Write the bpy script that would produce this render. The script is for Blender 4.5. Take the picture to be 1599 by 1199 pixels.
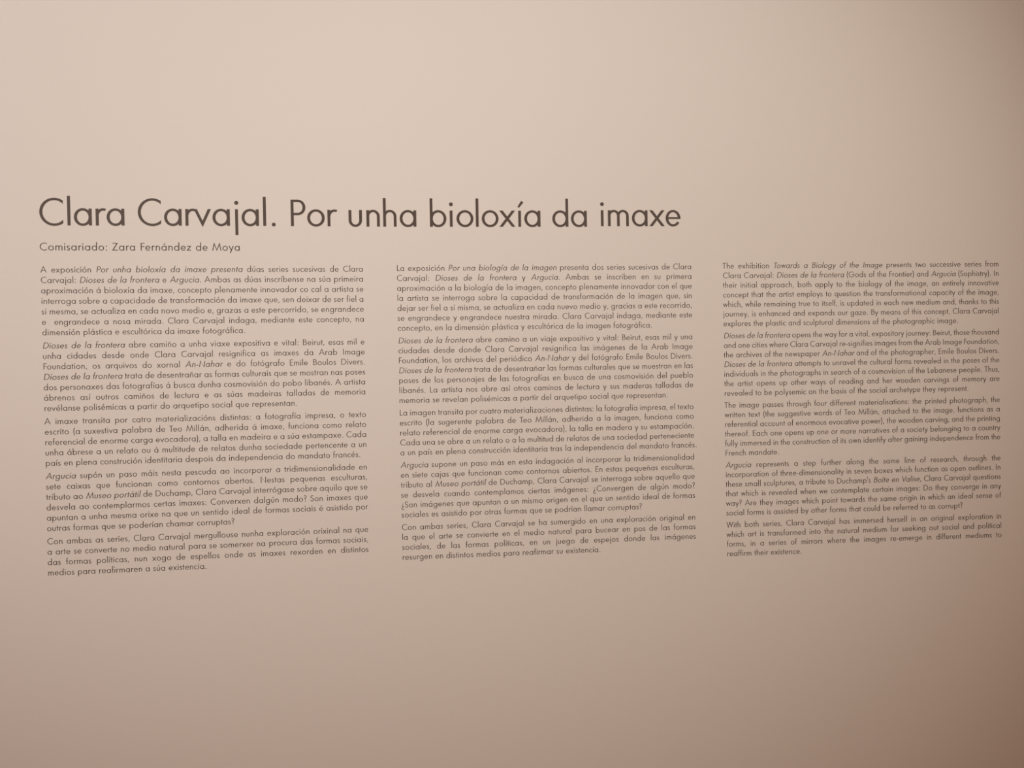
import bpy, math
from mathutils import Matrix, Vector
C = bpy.context.scene
for o in list(bpy.data.objects): bpy.data.objects.remove(o)
col = C.collection

# ---------------------------------------------------------------- camera (hand-held phone, a little right of the title, looking slightly left of square)
Z0 = 1.75                                   # height of the first text baseline above the floor
cam = bpy.data.cameras.new('camera'); co = bpy.data.objects.new('camera', cam); col.objects.link(co)
cam.sensor_width = 36.0; cam.lens = 36.0*1160/1599; cam.clip_start = .05
R = Matrix(((0.995852, 0.019857, -0.08879), (-0.088965, 0.008069, -0.996002), (-0.019061, 0.99977, 0.009802)))
co.matrix_world = Matrix.Translation((0.94595, -1.84622, Z0-0.26546)) @ R.to_4x4()
C.camera = co

# ---------------------------------------------------------------- light: two ceiling track spots over a dim warm room
w = bpy.data.worlds.new('room_glow'); C.world = w; w.use_nodes = True
w.node_tree.nodes['Background'].inputs[0].default_value = (1.0, .56, .32, 1)
w.node_tree.nodes['Background'].inputs[1].default_value = .31
def spot(name, loc, aim, half, color, power):
    l = bpy.data.lights.new(name, 'SPOT'); o = bpy.data.objects.new(name, l); col.objects.link(o)
    l.spot_size = 2*half; l.spot_blend = 1.0; l.color = color; l.energy = power; l.shadow_soft_size = .05
    o.location = loc; o.rotation_euler = (Vector(aim)-Vector(loc)).to_track_quat('-Z', 'Y').to_euler()
spot('spot_lamp', (2.19, -3.0, 3.0), (1.41, 0, Z0-.07), .52, (1.0, .91, .79), 161)
spot('spot_lamp', (-1.0, -2.99, 3.0), (-.06, 0, Z0+.45), .68, (1.0, .92, .84), 238)
C.view_settings.view_transform = 'Standard'; C.view_settings.look = 'None'
C.view_settings.exposure = 0.0; C.view_settings.gamma = 1.0; C.view_settings.use_curve_mapping = False

# ---------------------------------------------------------------- materials
def mat(name, color, rough, bump=0.0, scale=200.0, vary=0.0, spec=.3):
    m = bpy.data.materials.new(name); m.use_nodes = True; nt = m.node_tree; b = nt.nodes['Principled BSDF']
    b.inputs['Base Color'].default_value = (*color, 1); b.inputs['Roughness'].default_value = rough
    b.inputs['Specular IOR Level'].default_value = spec
    tc = nt.nodes.new('ShaderNodeTexCoord'); n = nt.nodes.new('ShaderNodeTexNoise'); n.inputs['Scale'].default_value = scale
    n.inputs['Detail'].default_value = 3; nt.links.new(tc.outputs['Object'], n.inputs['Vector'])
    if bump:
        bp = nt.nodes.new('ShaderNodeBump'); bp.inputs['Strength'].default_value = bump; bp.inputs['Distance'].default_value = .001
        nt.links.new(n.outputs['Fac'], bp.inputs['Height']); nt.links.new(bp.outputs['Normal'], b.inputs['Normal'])
    if vary:
        mx = nt.nodes.new('ShaderNodeMix'); mx.data_type = 'RGBA'
        mx.inputs[6].default_value = (*[c*(1-vary) for c in color], 1); mx.inputs[7].default_value = (*[min(1, c*(1+vary)) for c in color], 1)
        nt.links.new(n.outputs['Fac'], mx.inputs[0]); nt.links.new(mx.outputs[2], b.inputs['Base Color'])
    return m
PAINT = mat('matt_wall_paint', (.80, .79, .78), .9, .12, 260, .012, .15)
VINYL = mat('dark_brown_vinyl', (.086, .063, .053), .55, .0, 60, .03, .3)
TRIM = mat('white_satin_trim', (.75, .73, .70), .5, .03, 40, .01)
CEIL = mat('white_ceiling', (.78, .77, .75), .9, .05, 90, .01)
def plank_mat():
    m = bpy.data.materials.new('oak_floor'); m.use_nodes = True; nt = m.node_tree; b = nt.nodes['Principled BSDF']
    tc = nt.nodes.new('ShaderNodeTexCoord'); mp = nt.nodes.new('ShaderNodeMapping'); mp.inputs['Scale'].default_value = (1.5, 14, 1)
    n = nt.nodes.new('ShaderNodeTexNoise'); n.inputs['Scale'].default_value = 6; n.inputs['Detail'].default_value = 6
    oi = nt.nodes.new('ShaderNodeObjectInfo'); ad = nt.nodes.new('ShaderNodeMath'); ad.operation = 'MULTIPLY_ADD'
    cr = nt.nodes.new('ShaderNodeValToRGB'); cr.color_ramp.elements[0].color = (.44, .20, .095, 1); cr.color_ramp.elements[1].color = (.62, .33, .17, 1)
    nt.links.new(tc.outputs['Object'], mp.inputs['Vector']); nt.links.new(mp.outputs[0], n.inputs['Vector'])
    nt.links.new(oi.outputs['Random'], ad.inputs[0]); ad.inputs[1].default_value = .35; nt.links.new(n.outputs['Fac'], ad.inputs[2])
    nt.links.new(ad.outputs[0], cr.inputs[0]); nt.links.new(cr.outputs[0], b.inputs['Base Color']); b.inputs['Roughness'].default_value = .45
    return m
OAK = plank_mat()

# ---------------------------------------------------------------- the room
def mesh(name, vs, fs, m, parent=None):
    me = bpy.data.meshes.new(name); me.from_pydata(vs, [], fs); me.materials.append(m); me.update()
    o = bpy.data.objects.new(name, me); col.objects.link(o)
    if parent: o.parent = parent
    return o
def box(x0, x1, y0, y1, z0, z1, v=None, f=None):
    v = [] if v is None else v; f = [] if f is None else f; k = len(v)
    v += [(x, y, z) for z in (z0, z1) for y in (y0, y1) for x in (x0, x1)]
    f += [tuple(k+i for i in q) for q in ((0, 2, 3, 1), (4, 5, 7, 6), (0, 1, 5, 4), (2, 6, 7, 3), (0, 4, 6, 2), (1, 3, 7, 5))]
    return v, f
def struct(o, label, cat): o['kind'] = 'structure'; o['label'] = label; o['category'] = cat; return o
XL, XR, YF, HT = -3.0, 5.4, -5.6, 3.2
struct(mesh('wall_back', *box(XL, XR, 0, .12, 0, HT), PAINT), 'plain matt white gallery wall carrying the printed exhibition text', 'wall')
fl = struct(mesh('floor', *box(XL, XR, YF, .12, -.06, -.012), mat('subfloor', (.12, .08, .05), .8)), 'oak plank floor in front of the lettered wall', 'floor')
me0 = None
pw, pl = .20, 2.1
for r in range(int((0-YF)/pw)):
    off = (r*0.83) % pl
    x = XL-off
    while x < XR:
        x0, x1 = max(x, XL)+.001, min(x+pl, XR)-.001; y0 = YF+r*pw
        if x1-x0 > .05: mesh('plank', *box(x0, x1, y0+.001, y0+pw-.001, -.012, 0), OAK, fl)
        x += pl
struct(mesh('ceiling', *box(XL, XR, YF, .12, HT, HT+.1), CEIL), 'plain white ceiling above the lettered wall', 'ceiling')
struct(mesh('baseboard_back', *box(XL, XR, -.014, 0, 0, .09), TRIM), 'low white skirting along the foot of the wall', 'baseboard')

# ---------------------------------------------------------------- lettering: geometric sans drawn stroke by stroke
# unit = 1/640 of the capital height; stems SW wide, horizontals TW thick
SW, TW, XH, CAP, ASC, DSC = 68.0, 56.0, 400.0, 640.0, 700.0, -215.0
SEG = 28
def pen(nx, ny, k=1.0):
    q = math.hypot(SW*nx, TW*ny) or 1.0
    return SW*SW*nx/q/2*k, TW*TW*ny/q/2*k
def ribbon(pts, closed=False, k=1.0):
    n = len(pts); out = []
    for i in range(n):
        a = pts[(i-1) % n] if (closed or i > 0) else pts[i]
        b = pts[(i+1) % n] if (closed or i < n-1) else pts[i]
        dx, dy = b[0]-a[0], b[1]-a[1]; d = math.hypot(dx, dy) or 1.0
        ox, oy = pen(-dy/d, dx/d, k)
        out.append(((pts[i][0]+ox, pts[i][1]+oy), (pts[i][0]-ox, pts[i][1]-oy)))
    return ('strip', out, closed)
def V(x, y0, y1): return ('strip', [((x-SW/2, y0), (x+SW/2, y0)), ((x-SW/2, y1), (x+SW/2, y1))], False)   # stem, centre x
def H(x0, x1, y, t=TW): return ('strip', [((x0, y+t/2), (x0, y-t/2)), ((x1, y+t/2), (x1, y-t/2))], False)
def D(x0, y0, x1, y1, w=None):   # diagonal with level ends; x at centre line
    if w is None: w = 66*math.hypot(x1-x0, y1-y0)/abs(y1-y0)
    return ('strip', [((x0-w/2, y0), (x0+w/2, y0)), ((x1-w/2, y1), (x1+w/2, y1))], False)
def arcp(cx, cy, rx, ry, a0, a1, n=None):
    n = n or max(3, int(abs(a1-a0)/360*SEG+.5))
    return [(cx+rx*math.cos(math.radians(a0+(a1-a0)*i/n)), cy+ry*math.sin(math.radians(a0+(a1-a0)*i/n))) for i in range(n+1)]
def A(cx, cy, rx, ry, a0, a1): return ribbon(arcp(cx, cy, rx, ry, a0, a1))
def O(x0, x1, y0, y1):           # full ring from its outer box
    cx, cy = (x0+x1)/2, (y0+y1)/2
    return ribbon(arcp(cx, cy, (x1-x0)/2-SW/2, (y1-y0)/2-TW/2, 0, 360, SEG)[:-1], True)
def CUT(x0, x1, y0, y1, xa, xb):  # ring open to the right, cut by vertical lines: upper end at xa, lower end at xb
    cx, cy = (x0+x1)/2, (y0+y1)/2; ro, so = (x1-x0)/2, (y1-y0)/2; ri, si = ro-SW, so-TW; st = []
    f = lambda x, r: math.acos(max(-1, min(1, (x-cx)/r)))
    ao, ai, bo, bi = f(xa, ro), f(xa, ri), 2*math.pi-f(xb, ro), 2*math.pi-f(xb, ri)
    n = int(SEG*.8)
    for i in range(n+1):
        t = i/n; u, v = ao+(bo-ao)*t, ai+(bi-ai)*t
        st.append(((cx+ro*math.cos(u), cy+so*math.sin(u)), (cx+ri*math.cos(v), cy+si*math.sin(v))))
    return ('strip', st, False)
def DOT(x, y, r): return ('disc', [(x+r*math.cos(2*math.pi*i/12), y+r*math.sin(2*math.pi*i/12)) for i in range(12)], False)
def POLY(*p): return ('disc', list(p), False)
def bez(p0, p1, p2, p3, n=5):
    return [tuple(p0[k]*(1-t)**3+3*p1[k]*t*(1-t)**2+3*p2[k]*t*t*(1-t)+p3[k]*t**3 for k in (0, 1)) for t in [i/n for i in range(n+1)]]
def S_(w, h, ov=8):               # letter s fitted to width w and height h
    a, b = SW/2, TW/2; l, r, t, m, bo = a, w-a, h+ov-b, h*.51, -ov+b
    p = bez((w*.86, t-h*.13), (w*.72, t+h*.005), (w*.60, t), (w*.50, t), 3)
    p += bez((w*.50, t), (w*.26, t), (l+w*.03, t-h*.10), (l+w*.03, t-h*.215), 4)[1:]
    p += bez((l+w*.03, t-h*.215), (l+w*.03, m+h*.06), (w*.36, m+h*.035), (w*.50, m-h*.01), 4)[1:]
    p += bez((w*.50, m-h*.01), (w*.72, m-h*.07), (r, m-h*.10), (r, bo+h*.235), 4)[1:]
    p += bez((r, bo+h*.235), (r, bo+h*.09), (w*.70, bo), (w*.46, bo), 4)[1:]
    p += bez((w*.46, bo), (w*.30, bo), (w*.16, bo+h*.045), (w*.06, bo+h*.165), 3)[1:]
    return ribbon(p)
s2 = SW/2
def arch(x0, x1, top=XH+10, spring=252):  # right half of n: from the stem over to the right leg
    cx = (x0+x1)/2; rx = (x1-x0)/2
    return ribbon(arcp(cx, spring, rx, top-TW/2-spring, 168, 0) + [(x1, 120), (x1, 0)])
G = {}   # char -> (ink list, width, left bearing, right bearing)
st, rd, dg = 48, 26, -2
G['a'] = ([O(0, 402, -10, 410), V(371, 0, XH)], 405, rd, st)
G['b'] = ([O(3, 405, -10, 410), V(34, 0, ASC)], 405, st, rd)
G['c'] = ([CUT(0, 404, -10, 410, 318, 318)], 318, rd, 22)
G['d'] = ([O(0, 402, -10, 410), V(371, 0, ASC)], 405, rd, st)
G['e'] = ([ribbon([(385-s2, 190)] + arcp(193, 200, 193-s2, 210-TW/2, 2, 327, 20)), H(40, 384, 205, 46)], 387, rd, 20)
G['f'] = ([ribbon([(88, 0), (88, 560)] + bez((88, 560), (88, 650), (122, 682), (168, 682), 4)[1:] + [(205, 668)]), H(8, 196, 374, 52)], 205, 8, -6)
G['g'] = ([O(0, 402, -10, 410), ribbon([(371, 400), (371, -40)] + bez((371, -40), (371, -140), (300, -190), (200, -190), 5)[1:] + bez((200, -190), (110, -190), (50, -150), (40, -70), 4)[1:])], 405, rd, st)
G['h'] = ([V(s2, 0, ASC), arch(s2, 324-s2)], 324, st, st-4)
G['i'] = ([V(s2, 0, XH), DOT(s2, 553, 48)], 68, st, st)
G['ı'] = ([V(s2, 0, XH)], 68, st, st)
G['j'] = ([V(s2, DSC-8, XH), DOT(s2, 553, 48)], 68, st+12, st)
G['k'] = ([V(s2, 0, ASC), D(90, 195, 270, XH), D(120, 238, 322, 0)], 362, st, -4)
G['l'] = ([V(s2, 0, ASC)], 68, st, st)
G['m'] = ([V(s2, 0, XH), arch(s2, 267, spring=262), arch(267, 500, spring=262)], 534, st, st-4)
G['n'] = ([V(s2, 0, XH), arch(s2, 322-s2)], 322, st, st-4)
G['o'] = ([O(0, 418, -10, 410)], 418, rd, rd)
G['p'] = ([O(3, 405, -10, 410), V(34, DSC, XH)], 405, st, rd)
G['q'] = ([O(0, 402, -10, 410), V(371, DSC, XH)], 405, rd, st)
G['r'] = ([V(s2, 0, XH), ribbon(arcp(170, 232, 134, 150, 165, 66))], 216, st, -3)
G['s'] = ([S_(252, XH)], 252, 24, 22)
G['t'] = ([V(92, 0, 545), H(0, 184, 374, 52)], 184, 6, 8)
G['u'] = ([ribbon([(s2, XH), (s2, 158)] + arcp(161, 150, 127, 132, 180, 360) + [(288, XH)])], 322, st-4, st-4)
def vee(x0, x1, top, dip, xin, w=73, e=0):
    xm = (x0+x1)/2
    return [POLY((x0, top), (xm, dip), (xm, xin), (x0+w, top)), POLY((xm, dip), (x1, top), (x1-w, top), (xm, xin))]
G['v'] = (vee(0, 400, XH, -30, 118), 400, dg-4, dg-4)
G['w'] = (vee(0, 300, XH, -30, 140, 72) + vee(230, 530, XH, -30, 140, 72) + [], 530, dg, dg)
G['x'] = ([D(44, 0, 356, XH, 84), D(356, 0, 44, XH, 84)], 400, dg, dg)
G['y'] = ([D(120, DSC, 358, XH+0, 76), D(38, XH, 196, 40, 76)], 396, dg-2, dg-2)
G['z'] = ([H(16, 330, 372, 54), D(50, 30, 290, 370, 84), H(0, 336, 27, 54)], 336, 14, 18)
G['A'] = ([POLY((0, 0), (74, 0), (302, 560), (302, 700)), POLY((302, 700), (302, 560), (530, 0), (604, 0)), H(120, 484, 215, 54)], 604, 2, 2)
G['B'] = ([V(s2, 0, CAP), ribbon([(s2, 612), (180, 612)] + arcp(180, 481, 128, 131, 90, -90) + [(s2, 350)]), ribbon([(s2, 350), (200, 350)] + arcp(200, 189, 150, 161, 90, -90) + [(s2, 28)])], 384, 56, 26)
G['C'] = ([CUT(0, 672, -12, 652, 532, 532)], 534, 30, 36)
G['D'] = ([V(s2, 0, CAP), ribbon([(s2, 612), (190, 612)] + arcp(190, 320, 290, 292, 90, -90) + [(s2, 28)])], 514, 56, 28)
G['E'] = ([V(s2, 0, CAP), H(s2, 330, 612), H(s2, 318, 340), H(s2, 330, 28)], 330, 56, 22)
G['F'] = ([V(s2, 0, CAP), H(s2, 300, 612), H(s2, 288, 335)], 300, 56, 10)
G['G'] = ([CUT(0, 672, -12, 652, 560, 571), H(350, 665, 300), V(632, 60, 312)], 668, 30, 30)
G['G'] = ([ribbon(arcp(336, 320, 302, 304, 42, 356, 22)), H(350, 666, 300)], 668, 30, 30)
G['I'] = ([V(s2, 0, CAP)], 68, 60, 60)
G['L'] = ([V(s2, 0, CAP), H(s2, 292, 28)], 292, 56, 2)
G['M'] = ([POLY((0, 0), (70, 0), (180, 600), (146, 700)), POLY((146, 700), (362, 110), (362, -30), (118, 590)), POLY((362, 110), (578, 700), (606, 590), (362, -30)), POLY((578, 700), (544, 600), (654, 0), (724, 0))], 724, 12, 12)
G['N'] = ([V(s2, 0, 660), V(492, -20, CAP), POLY((0, 690), (70, 560), (526, -50), (456, 80))], 526, 56, 56)
G['P'] = ([V(s2, 0, CAP), ribbon([(s2, 612), (170, 612)] + arcp(170, 452, 146, 160, 90, -90) + [(s2, 292)])], 350, 56, 10)
G['S'] = ([S_(346, CAP, 12)], 346, 26, 22)
G['T'] = ([V(194, 0, CAP), H(0, 388, 612)], 388, 6, 6)
G['V'] = (vee(0, 560, CAP, -40, 120, 76), 560, 0, 0)
G['W'] = (vee(0, 420, CAP, -40, 150, 76) + vee(350, 770, CAP, -40, 150, 76), 770, 0, 0)
G['Z'] = ([H(20, 424, 612), D(50, 30, 380, 610, 84), H(0, 430, 28)], 430, 16, 18)
G['.'] = ([DOT(48, 34, 46)], 96, 62, 50)
G[','] = ([D(20, -95, 74, 78, 64)], 106, 36, 44)
G[':'] = ([DOT(48, 34, 46), DOT(48, 355, 46)], 96, 62, 50)
G["'"] = ([V(s2, 470, 690)], 68, 30, 30)
G['-'] = ([H(0, 190, 190, 58)], 190, 22, 22)
G['('] = ([ribbon(arcp(420, 270, 386, 650, 140, 220, 8))], 130, 40, 34)
G[')'] = ([ribbon(arcp(-290, 270, 386, 650, 40, -40, 8))], 130, 34, 40)
_q = [ribbon(arcp(140, 525, 108, 122, 190, -62, 10) + [(150, 400), (150, 205)]), DOT(150, 34, 46)]
G['?'] = ([ribbon(bez((36, 560), (60, 680), (262, 690), (262, 545), 7) + bez((262, 545), (262, 420), (130, 440), (70, 330), 5)[1:]), ribbon([(128, 420), (128, 360), (176, 300), (176, 190)]), DOT(160, 34, 46)], 300, 22, 22)
G['?'] = ([ribbon(arcp(145, 530, 111, 124, 168, -62, 10) + bez((197, 420), (150, 395), (60, 350), (120, 300), 4)[1:] + [(190, 300)]), V(164, 180, 300), DOT(160, 34, 46)], 290, 22, 22)
def rot180(inks, w, yc):
    out = []
    for kind, d, c in inks:
        f = lambda p: (w-p[0], 2*yc-p[1])
        out.append((kind, [(f(a), f(b)) for a, b in d] if kind == 'strip' else [f(p) for p in d], c))
    return out
G['¿'] = (rot180(G['?'][0], 290, 210), 290, 22, 22)
def accent(base, marks, dx=0):
    g = G['ı' if base in 'iî' else base]; cx = g[1]/2+dx
    return (g[0]+[(k, [((a[0]+cx, a[1]), (b[0]+cx, b[1])) for a, b in d] if k == 'strip' else [(a[0]+cx, a[1]) for a in d], c) for k, d, c in marks], g[1], g[2], g[3])
ACUTE = [POLY((-52, 492), (-8, 474), (104, 608), (42, 642))]
for c, b in zip('áéíóú', 'aeiou'): G[c] = accent(b, ACUTE, 10 if b != 'i' else 0)
G['ñ'] = accent('n', [ribbon([(-95, 500), (-60, 535), (-25, 535), (25, 505), (60, 505), (95, 540)], k=.8)])
G['î'] = accent('i', [POLY((-110, 480), (-55, 480), (0, 560), (0, 620)), POLY((0, 620), (0, 560), (55, 480), (110, 480))])
G['ﬁ'] = ([ribbon([(88, 0), (88, 545)] + bez((88, 545), (88, 640), (130, 682), (190, 682), 4)[1:] + bez((190, 682), (240, 682), (272, 668), (290, 640), 3)[1:]), H(8, 310, 374, 52), V(276, 0, XH)], 310, 8, st)
KERN = {'rv': -10, 'Te': -60, 'To': -60, 'Va': -60, 'Ar': -8, 'Fo': -30, 'Fr': -20, 'Fe': -20, 'La': -6, 'Po': -8, 'ry': -14, "p'": -6, 'vo': -8, 've': -8, 'va': -8, 'ov': -8, 'ev': -8, 'av': 0, 'ty': -12, 'ty': -14, 'wo': -8, 'we': -8, 'By': -14, 'lf': -6}
SPACE = 236.0
def compose(text, track=0.0):
    """[(char, x)] and the ink span of one word in units"""
    x = 0; out = []; prev = ''
    for ch in text:
        inks, w, l, r = G[ch]
        x += l + KERN.get(prev+ch, 0); out.append((ch, x)); x += w + r + track; prev = ch
    return out, x

# for every text line, both ends of its baseline on the wall (0.1 mm; x from the left margin, height from the first baseline)
LINE_ENDS = [
 [(-5,14,7500,-12), (-4,-233,7500,-257), (-4,-479,7500,-502), (-3,-726,7500,-747), (-2,-973,7500,-992), (-1,-1220,7500,-1237), (-1,-1466,7500,-1482), (0,-1778,7500,-1792), (0,-2025,7500,-2037), (1,-2271,7500,-2282), (1,-2518,7500,-2527), (1,-2764,7500,-2772), (1,-3011,7500,-3016), (1,-3257,7500,-3261), (1,-3569,7499,-3571), (1,-3815,7499,-3816), (1,-4062,7499,-4060), (0,-4308,7499,-4305), (0,-4554,7498,-4550), (-1,-4866,7498,-4860), (-1,-5113,7498,-5105), (-2,-5359,7497,-5350), (-3,-5606,7497,-5595), (-3,-5852,7496,-5839), (-4,-6099,7496,-6084), (-6,-6411,7495,-6395), (-7,-6658,7495,-6640), (-8,-6905,7494,-6885), (-9,-7152,7494,-7130)],
 [(8314,-2,15753,-3), (8314,-247,15753,-248), (8314,-492,15752,-494), (8314,-738,15751,-739), (8314,-983,15751,-984), (8314,-1227,15750,-1229), (8314,-1472,15750,-1474), (8315,-1782,15749,-1784), (8315,-2027,15749,-2029), (8315,-2272,15749,-2274), (8315,-2517,15748,-2519), (8315,-2761,15748,-2764), (8315,-3006,15748,-3009), (8314,-3251,15748,-3254), (8314,-3560,15747,-3564), (8314,-3805,15747,-3809), (8314,-4050,15747,-4054), (8314,-4294,15747,-4299), (8314,-4539,15747,-4543), (8314,-4849,15747,-4853), (8313,-5094,15747,-5098), (8313,-5339,15747,-5343), (8313,-5583,15747,-5588), (8313,-5828,15747,-5833), (8312,-6073,15747,-6078), (8312,-6383,15747,-6389), (8312,-6628,15748,-6634), (8311,-6873,15748,-6879), (8311,-7119,15748,-7125)],
 [(16572,6,24096,19), (16572,-240,24094,-229), (16571,-485,24093,-476), (16570,-731,24091,-723), (16569,-976,24090,-970), (16568,-1221,24088,-1217), (16568,-1466,24087,-1464), (16567,-1777,24086,-1777), (16566,-2022,24085,-2024), (16566,-2267,24084,-2270), (16565,-2512,24083,-2517), (16565,-2757,24082,-2764), (16564,-3002,24081,-3011), (16564,-3247,24081,-3258), (16563,-3557,24080,-3570), (16563,-3802,24080,-3817), (16563,-4047,24079,-4063), (16563,-4292,24079,-4310), (16562,-4537,24079,-4557), (16562,-4782,24079,-4804), (16562,-5092,24079,-5116), (16562,-5337,24079,-5363), (16562,-5582,24079,-5610), (16562,-5827,24079,-5857), (16562,-6073,24080,-6104), (16562,-6318,24080,-6351), (16562,-6628,24081,-6663), (16562,-6874,24081,-6911), (16562,-7119,24082,-7158), (16562,-7365,24083,-7405)],
]
# title: letter, centre and baseline on the wall (0.1 mm)
TITLE = [('C', 267, 1123), ('l', 663, 1121), ('a', 978, 1120), ('r', 1377, 1118), ('a', 1720, 1117), ('C', 2497, 1115), ('a', 3035, 1113), ('r', 3433, 1112), ('v', 3721, 1111), ('a', 4156, 1109), ('j', 4517, 1108), ('a', 4837, 1107), ('l', 5176, 1106), ('.', 5388, 1105), ('P', 5972, 1102), ('o', 6394, 1098), ('r', 6778, 1095), ('u', 7338, 1090), ('n', 7767, 1087), ('h', 8173, 1086), ('a', 8615, 1084), ('b', 9353, 1081), ('i', 9674, 1081), ('o', 10014, 1081), ('l', 10317, 1080), ('o', 10639, 1080), ('x', 11066, 1080), ('í', 11375, 1079), ('a', 11694, 1079), ('d', 12399, 1078), ('a', 12870, 1078), ('i', 13464, 1092), ('m', 13878, 1091), ('a', 14428, 1091), ('x', 14873, 1091), ('e', 15291, 1091)]
BYLINE_ENDS = (-10, 537, 4590, 511)

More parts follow.
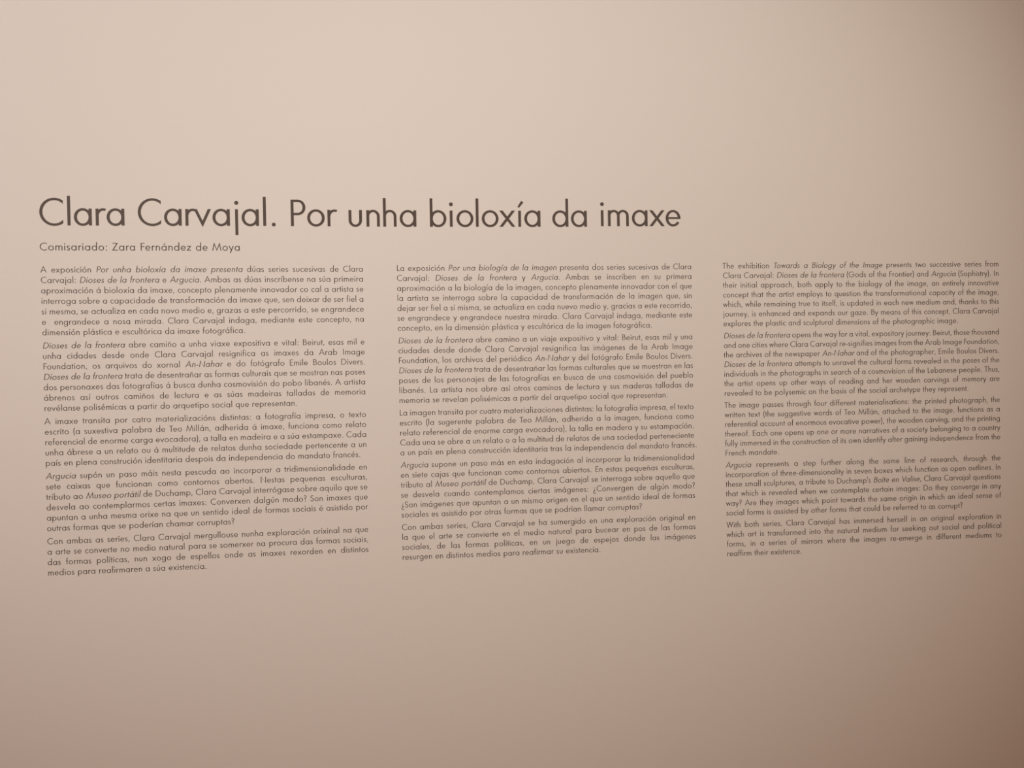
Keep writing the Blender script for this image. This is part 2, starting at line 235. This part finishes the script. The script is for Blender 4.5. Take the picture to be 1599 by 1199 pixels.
# * switches between upright and slanted words
COLUMNS = [
 [['A exposición *Por unha bioloxía da imaxe presenta* dúas series sucesivas de Clara',
   'Carvajal: *Dioses de la frontera* e *Argucia*. Ambas as dúas inscríbense na súa primeira',
   'aproximación á bioloxía da imaxe, concepto plenamente innovador co cal a artista se',
   'interroga sobre a capacidade de transformación da imaxe que, sen deixar de ser fiel a',
   'si mesma, se actualiza en cada novo medio e, grazas a este percorrido, se engrandece',
   'e  engrandece a nosa mirada. Clara Carvajal indaga, mediante este concepto, na',
   '|dimensión plástica e escultórica da imaxe fotográfica.'],
  ['*Dioses de la frontera* abre camiño a unha viaxe expositiva e vital: Beirut, esas mil e',
   'unha cidades desde onde Clara Carvajal resignifica as imaxes da Arab Image',
   'Foundation, os arquivos do xornal *An-Nahar* e do fotógrafo Emile Boulos Divers.',
   '*Dioses de la frontera* trata de desentrañar as formas culturais que se mostran nas poses',
   'dos personaxes das fotografías á busca dunha cosmovisión do pobo libanés. A artista',
   'ábrenos así outros camiños de lectura e as súas madeiras talladas de memoria',
   '|revélanse polisémicas a partir do arquetipo social que representan.'],
  ['A imaxe transita por catro materializacións distintas: a fotografía impresa, o texto',
   'escrito (a suxestiva palabra de Teo Millán, adherida á imaxe, funciona como relato',
   'referencial de enorme carga evocadora), a talla en madeira e a súa estampaxe. Cada',
   'unha ábrese a un relato ou á multitude de relatos dunha sociedade pertencente a un',
   '|país en plena construción identitaria despois da independencia do mandato francés.'],
  ['*Argucia* supón un paso máis nesta pescuda ao incorporar a tridimensionalidade en',
   'sete caixas que funcionan como contornos abertos. Nestas pequenas esculturas,',
   'tributo ao *Museo portátil* de Duchamp, Clara Carvajal interrógase sobre aquilo que se',
   'desvela ao contemplarmos certas imaxes: Converxen dalgún modo? Son imaxes que',
   'apuntan a unha mesma orixe na que un sentido ideal de formas sociais é asistido por',
   '|outras formas que se poderían chamar corruptas?'],
  ['Con ambas as series, Clara Carvajal mergullouse nunha exploración orixinal na que',
   'a arte se converte no medio natural para se somerxer na procura das formas sociais,',
   'das formas políticas, nun xogo de espellos onde as imaxes rexorden en distintos',
   '|medios para reafirmaren a súa existencia.']],
 [['La exposición *Por una biología de la imagen* presenta dos series sucesivas de Clara',
   'Carvajal: *Dioses de la frontera* y *Argucia*. Ambas se inscriben en su primera',
   'aproximación a la biología de la imagen, concepto plenamente innovador con el que',
   'la artista se interroga sobre la capacidad de transformación de la imagen que, sin',
   'dejar ser fiel a sí misma, se actualiza en cada nuevo medio y, gracias a este recorrido,',
   'se engrandece y engrandece nuestra mirada. Clara Carvajal indaga, mediante este',
   '|concepto, en la dimensión plástica y escultórica de la imagen fotográfica.'],
  ['*Dioses de la frontera* abre camino a un viaje expositivo y vital: Beirut, esas mil y una',
   'ciudades desde donde Clara Carvajal resignifica las imágenes de la Arab Image',
   'Foundation, los archivos del periódico *An-Nahar* y del fotógrafo Emile Boulos Divers.',
   '*Dioses de la frontera* trata de desentrañar las formas culturales que se muestran en las',
   'poses de los personajes de las fotografías en busca de una cosmovisión del pueblo',
   'libanés. La artista nos abre así otros caminos de lectura y sus maderas talladas de',
   '|memoria se revelan polisémicas a partir del arquetipo social que representan.'],
  ['La imagen transita por cuatro materializaciones distintas: la fotografía impresa, el texto',
   'escrito (la sugerente palabra de Teo Millán, adherida a la imagen, funciona como',
   'relato referencial de enorme carga evocadora), la talla en madera y su estampación.',
   'Cada una se abre a un relato o a la multitud de relatos de una sociedad perteneciente',
   '|a un país en plena construcción identitaria tras la independencia del mandato francés.'],
  ['*Argucia* supone un paso más en esta indagación al incorporar la tridimensionalidad',
   'en siete cajas que funcionan como contornos abiertos. En estas pequeñas esculturas,',
   'tributo al *Museo portátil* de Duchamp, Clara Carvajal se interroga sobre aquello que',
   'se desvela cuando contemplamos ciertas imágenes: ¿Convergen de algún modo?',
   '¿Son imágenes que apuntan a un mismo origen en el que un sentido ideal de formas',
   '|sociales es asistido por otras formas que se podrían llamar corruptas?'],
  ['Con ambas series, Clara Carvajal se ha sumergido en una exploración original en',
   'la que el arte se convierte en el medio natural para bucear en pos de las formas',
   'sociales, de las formas políticas, en un juego de espejos donde las imágenes',
   '|resurgen en distintos medios para reafirmar su existencia.']],
 [['The exhibition *Towards a Biology of the Image* presents two successive series from',
   'Clara Carvajal: *Dioses de la frontera* (Gods of the Frontier) and *Argucia* (Sophistry). In',
   'their initial approach, both apply to the biology of the image, an entirely innovative',
   'concept that the artist employs to question the transformational capacity of the image,',
   'which, while remaining true to itself, is updated in each new medium and, thanks to this',
   'journey, is enhanced and expands our gaze. By means of this concept, Clara Carvajal',
   '|explores the plastic and sculptural dimensions of the photographic image.'],
  ['*Dioses de la frontera* opens the way for a vital, expository journey: Beirut, those thousand',
   'and one cities where Clara Carvajal re-signifies images from the Arab Image Foundation,',
   'the archives of the newspaper *An-Nahar* and of the photographer, Emile Boulos Divers.',
   '*Dioses de la frontera* attempts to unravel the cultural forms revealed in the poses of the',
   'individuals in the photographs in search of a cosmovision of the Lebanese people. Thus,',
   'the artist opens up other ways of reading and her wooden carvings of memory are',
   '|revealed to be polysemic on the basis of the social archetype they represent.'],
  ['The image passes through four different materialisations: the printed photograph, the',
   'written text (the suggestive words of Teo Millán, attached to the image, functions as a',
   'referential account of enormous evocative power), the wooden carving, and the printing',
   'thereof. Each one opens up one or more narratives of a society belonging to a country',
   'fully immersed in the construction of its own identify after gaining independence from the',
   '|French mandate.'],
  ['*Argucia* represents a step further along the same line of research, through the',
   'incorporation of three-dimensionality in seven boxes which function as open outlines. In',
   "these small sculptures, a tribute to Duchamp's *Boîte en Valise*, Clara Carvajal questions",
   'that which is revealed when we contemplate certain images: Do they converge in any',
   'way? Are they images which point towards the same origin in which an ideal sense of',
   '|social forms is assisted by other forms that could be referred to as corrupt?'],
  ['With both series, Clara Carvajal has immersed herself in an original exploration in',
   'which art is transformed into the natural medium for seeking out social and political',
   'forms, in a series of mirrors where the images re-emerge in different mediums to',
   '|reaffirm their existence.']],
]

# ---------------------------------------------------------------- building the letters
def ink(chars, sx, sy, depth, slant=0.0, keep=slice(None)):
    """verts and faces of a run of letters [(char, x)] lying on the wall: x right, z up, front face at y = -depth"""
    vs, fs = [], []
    def P(p, x): return ((p[0]+x+slant*p[1])*sx, p[1]*sy)
    for li, (ch, x) in enumerate(chars):
        for ki, (kind, d, closed) in enumerate(G[ch][0][keep]):
            dp = depth + (ki % 3)*2e-6        # the film is one layer; strokes that cross differ by two microns so that they never fight
            k = len(vs)
            if kind == 'strip':
                n = len(d)
                for a, b in d:
                    a, b = P(a, x), P(b, x)
                    vs += [(a[0], -dp, a[1]), (b[0], -dp, b[1]), (a[0], 0, a[1]), (b[0], 0, b[1])]
                for i in range(n if closed else n-1):
                    p, q = k+4*i, k+4*((i+1) % n)
                    fs += [(p, p+1, q+1, q), (p+2, p, q, q+2), (p+1, p+3, q+3, q+1)]
                if not closed:
                    q = k+4*(n-1); fs += [(k, k+2, k+3, k+1), (q, q+1, q+3, q+2)]
            else:
                n = len(d); pp = [P(p, x) for p in d]
                vs += [(p[0], -dp, p[1]) for p in pp] + [(p[0], 0, p[1]) for p in pp]
                fs.append(tuple(range(k, k+n)))
                fs += [(k+i, k+n+i, k+n+(i+1) % n, k+(i+1) % n) for i in range(n)]
    return vs, fs
def empty(name, loc, ang=0.0, parent=None):
    o = bpy.data.objects.new(name, None); o.empty_display_size = .02; col.objects.link(o)
    o.location = loc; o.rotation_euler = (0, -ang, 0)
    if parent: o.parent = parent
    return o
def tag(o, label, cat, group=None):
    o['label'] = label; o['category'] = cat
    if group: o['group'] = group
STAND = -.0001

# title: every letter cut singly
t = empty('title_lettering', (TITLE[0][1]*1e-4, STAND, Z0+TITLE[0][2]*1e-4))
tag(t, 'large dark brown title lettering running above the columns of small text', 'title')
for ch, cx, y in TITLE:
    wch = G[ch][1]
    if ch in 'jií': wch = 68
    stem = ch in 'ijí'
    vs, fs = ink([(ch, -wch/2)], 1e-4, 1e-4, .0004, keep=slice(0, -1) if stem else slice(None))
    o = mesh('full_stop' if ch == '.' else 'letter', vs, fs, VINYL, t)
    o.location = ((cx-TITLE[0][1])*1e-4, 0, (y-TITLE[0][2])*1e-4)
    if stem:                                  # the dot or accent is a piece of film of its own
        vs, fs = ink([(ch, -wch/2)], 1e-4, 1e-4, .0004, keep=slice(-1, None))
        mesh('accent' if ch == 'í' else 'dot', vs, fs, VINYL, o)

def words_of(line):
    """[(word, slanted)] of one line; an empty word is an extra space"""
    out = []; it = False
    for wd in line.split(' '):
        if wd.startswith('*') : it = True; wd = wd[1:]
        runs = []
        if '*' in wd:
            a, b = wd.split('*'); runs = [(a, True), (b, False)]; out.append(runs); it = False
        else: out.append([(wd, it)] if wd else [])
    return out
def set_line(parent, line, ends, sx, sy, track, org, name='word', space=260.0, depth=.0002, letters=False):
    x0, y0, x1, y1 = [v*1e-4 for v in ends]
    natural = line.startswith('|'); ws = words_of(line.strip('|'))
    ang = math.atan2(y1-y0, x1-x0); W = math.hypot(x1-x0, y1-y0)/sx + 26 + 34
    ln = empty('text_line', (x0-org[0], 0, y0-org[1]), ang, parent) if not letters else parent
    laid = []; tot = 0
    for runs in ws:
        wx = 0; items = []
        for text, it in runs:
            ch, adv = compose(text, track)
            items.append((ch, wx, it)); wx += adv
        laid.append((items, wx)); tot += wx
    sp = space if natural else (W-tot)/(len(ws)-1)
    x = -26.0
    for items, wx in laid:
        if items and not letters:
            vs, fs = [], []
            for ch, dx, it in items:
                v, f = ink([(c, cx+dx) for c, cx in ch], sx, sy, depth, .17 if it else 0.0)
                k = len(vs); vs += v; fs += [tuple(k+i for i in q) for q in f]
            o = mesh('word', vs, fs, VINYL, ln); o.location = (x*sx, 0, 0)
            if items[0][2]: o['label'] = 'word in slanted italic letters'
        elif letters:
            for c, cx in items[0][0]:
                v, f = ink([(c, 0)], sx, sy, depth)
                o = mesh('letter', v, f, VINYL, ln); o.location = ((x+cx)*sx, 0, 0)
        x += wx+sp
    return ln

b = empty('byline_lettering', (BYLINE_ENDS[0]*1e-4, STAND, Z0+BYLINE_ENDS[1]*1e-4), math.atan2(BYLINE_ENDS[3]-BYLINE_ENDS[1], BYLINE_ENDS[2]-BYLINE_ENDS[0]))
tag(b, 'single line of medium sized dark lettering just under the big title', 'subtitle')
set_line(b, 'Comisariado: Zara Fernández de Moya', BYLINE_ENDS, .0298e-3, .0278e-3, 43, (0, 0), depth=.0003, letters=True)

COLN = ['left', 'middle', 'right']
KEY = [['opening with the words A exposición', 'opening with slanted Dioses, then abre camiño', 'opening with A imaxe transita', 'opening with slanted Argucia, then supón', 'four lines opening with Con ambas as series'],
       ['opening with La exposición', 'opening with slanted Dioses, then abre camino', 'opening with La imagen transita', 'opening with slanted Argucia, then supone', 'four lines opening with Con ambas series'],
       ['opening with The exhibition', 'opening with slanted Dioses, then opens the way', 'opening with The image passes', 'opening with slanted Argucia, then represents', 'four lines opening with With both series']]
ORD = ['topmost', 'second', 'third', 'fourth', 'bottom']
for c, colm in enumerate(COLUMNS):
    i = 0
    for p, para in enumerate(colm):
        L = LINE_ENDS[c][i:i+len(para)]; i += len(para)
        org = (L[-1][0]*1e-4, L[-1][1]*1e-4)
        e = empty('text_paragraph', (org[0], STAND, Z0+org[1]))
        tag(e, '%s paragraph of the %s column, %s' % (ORD[p], COLN[c], KEY[c][p]), 'paragraph', 'text paragraphs of the %s column' % COLN[c])
        for line, en in zip(para, L): set_line(e, line, en, .0230e-3, .0222e-3, 33.5, org)
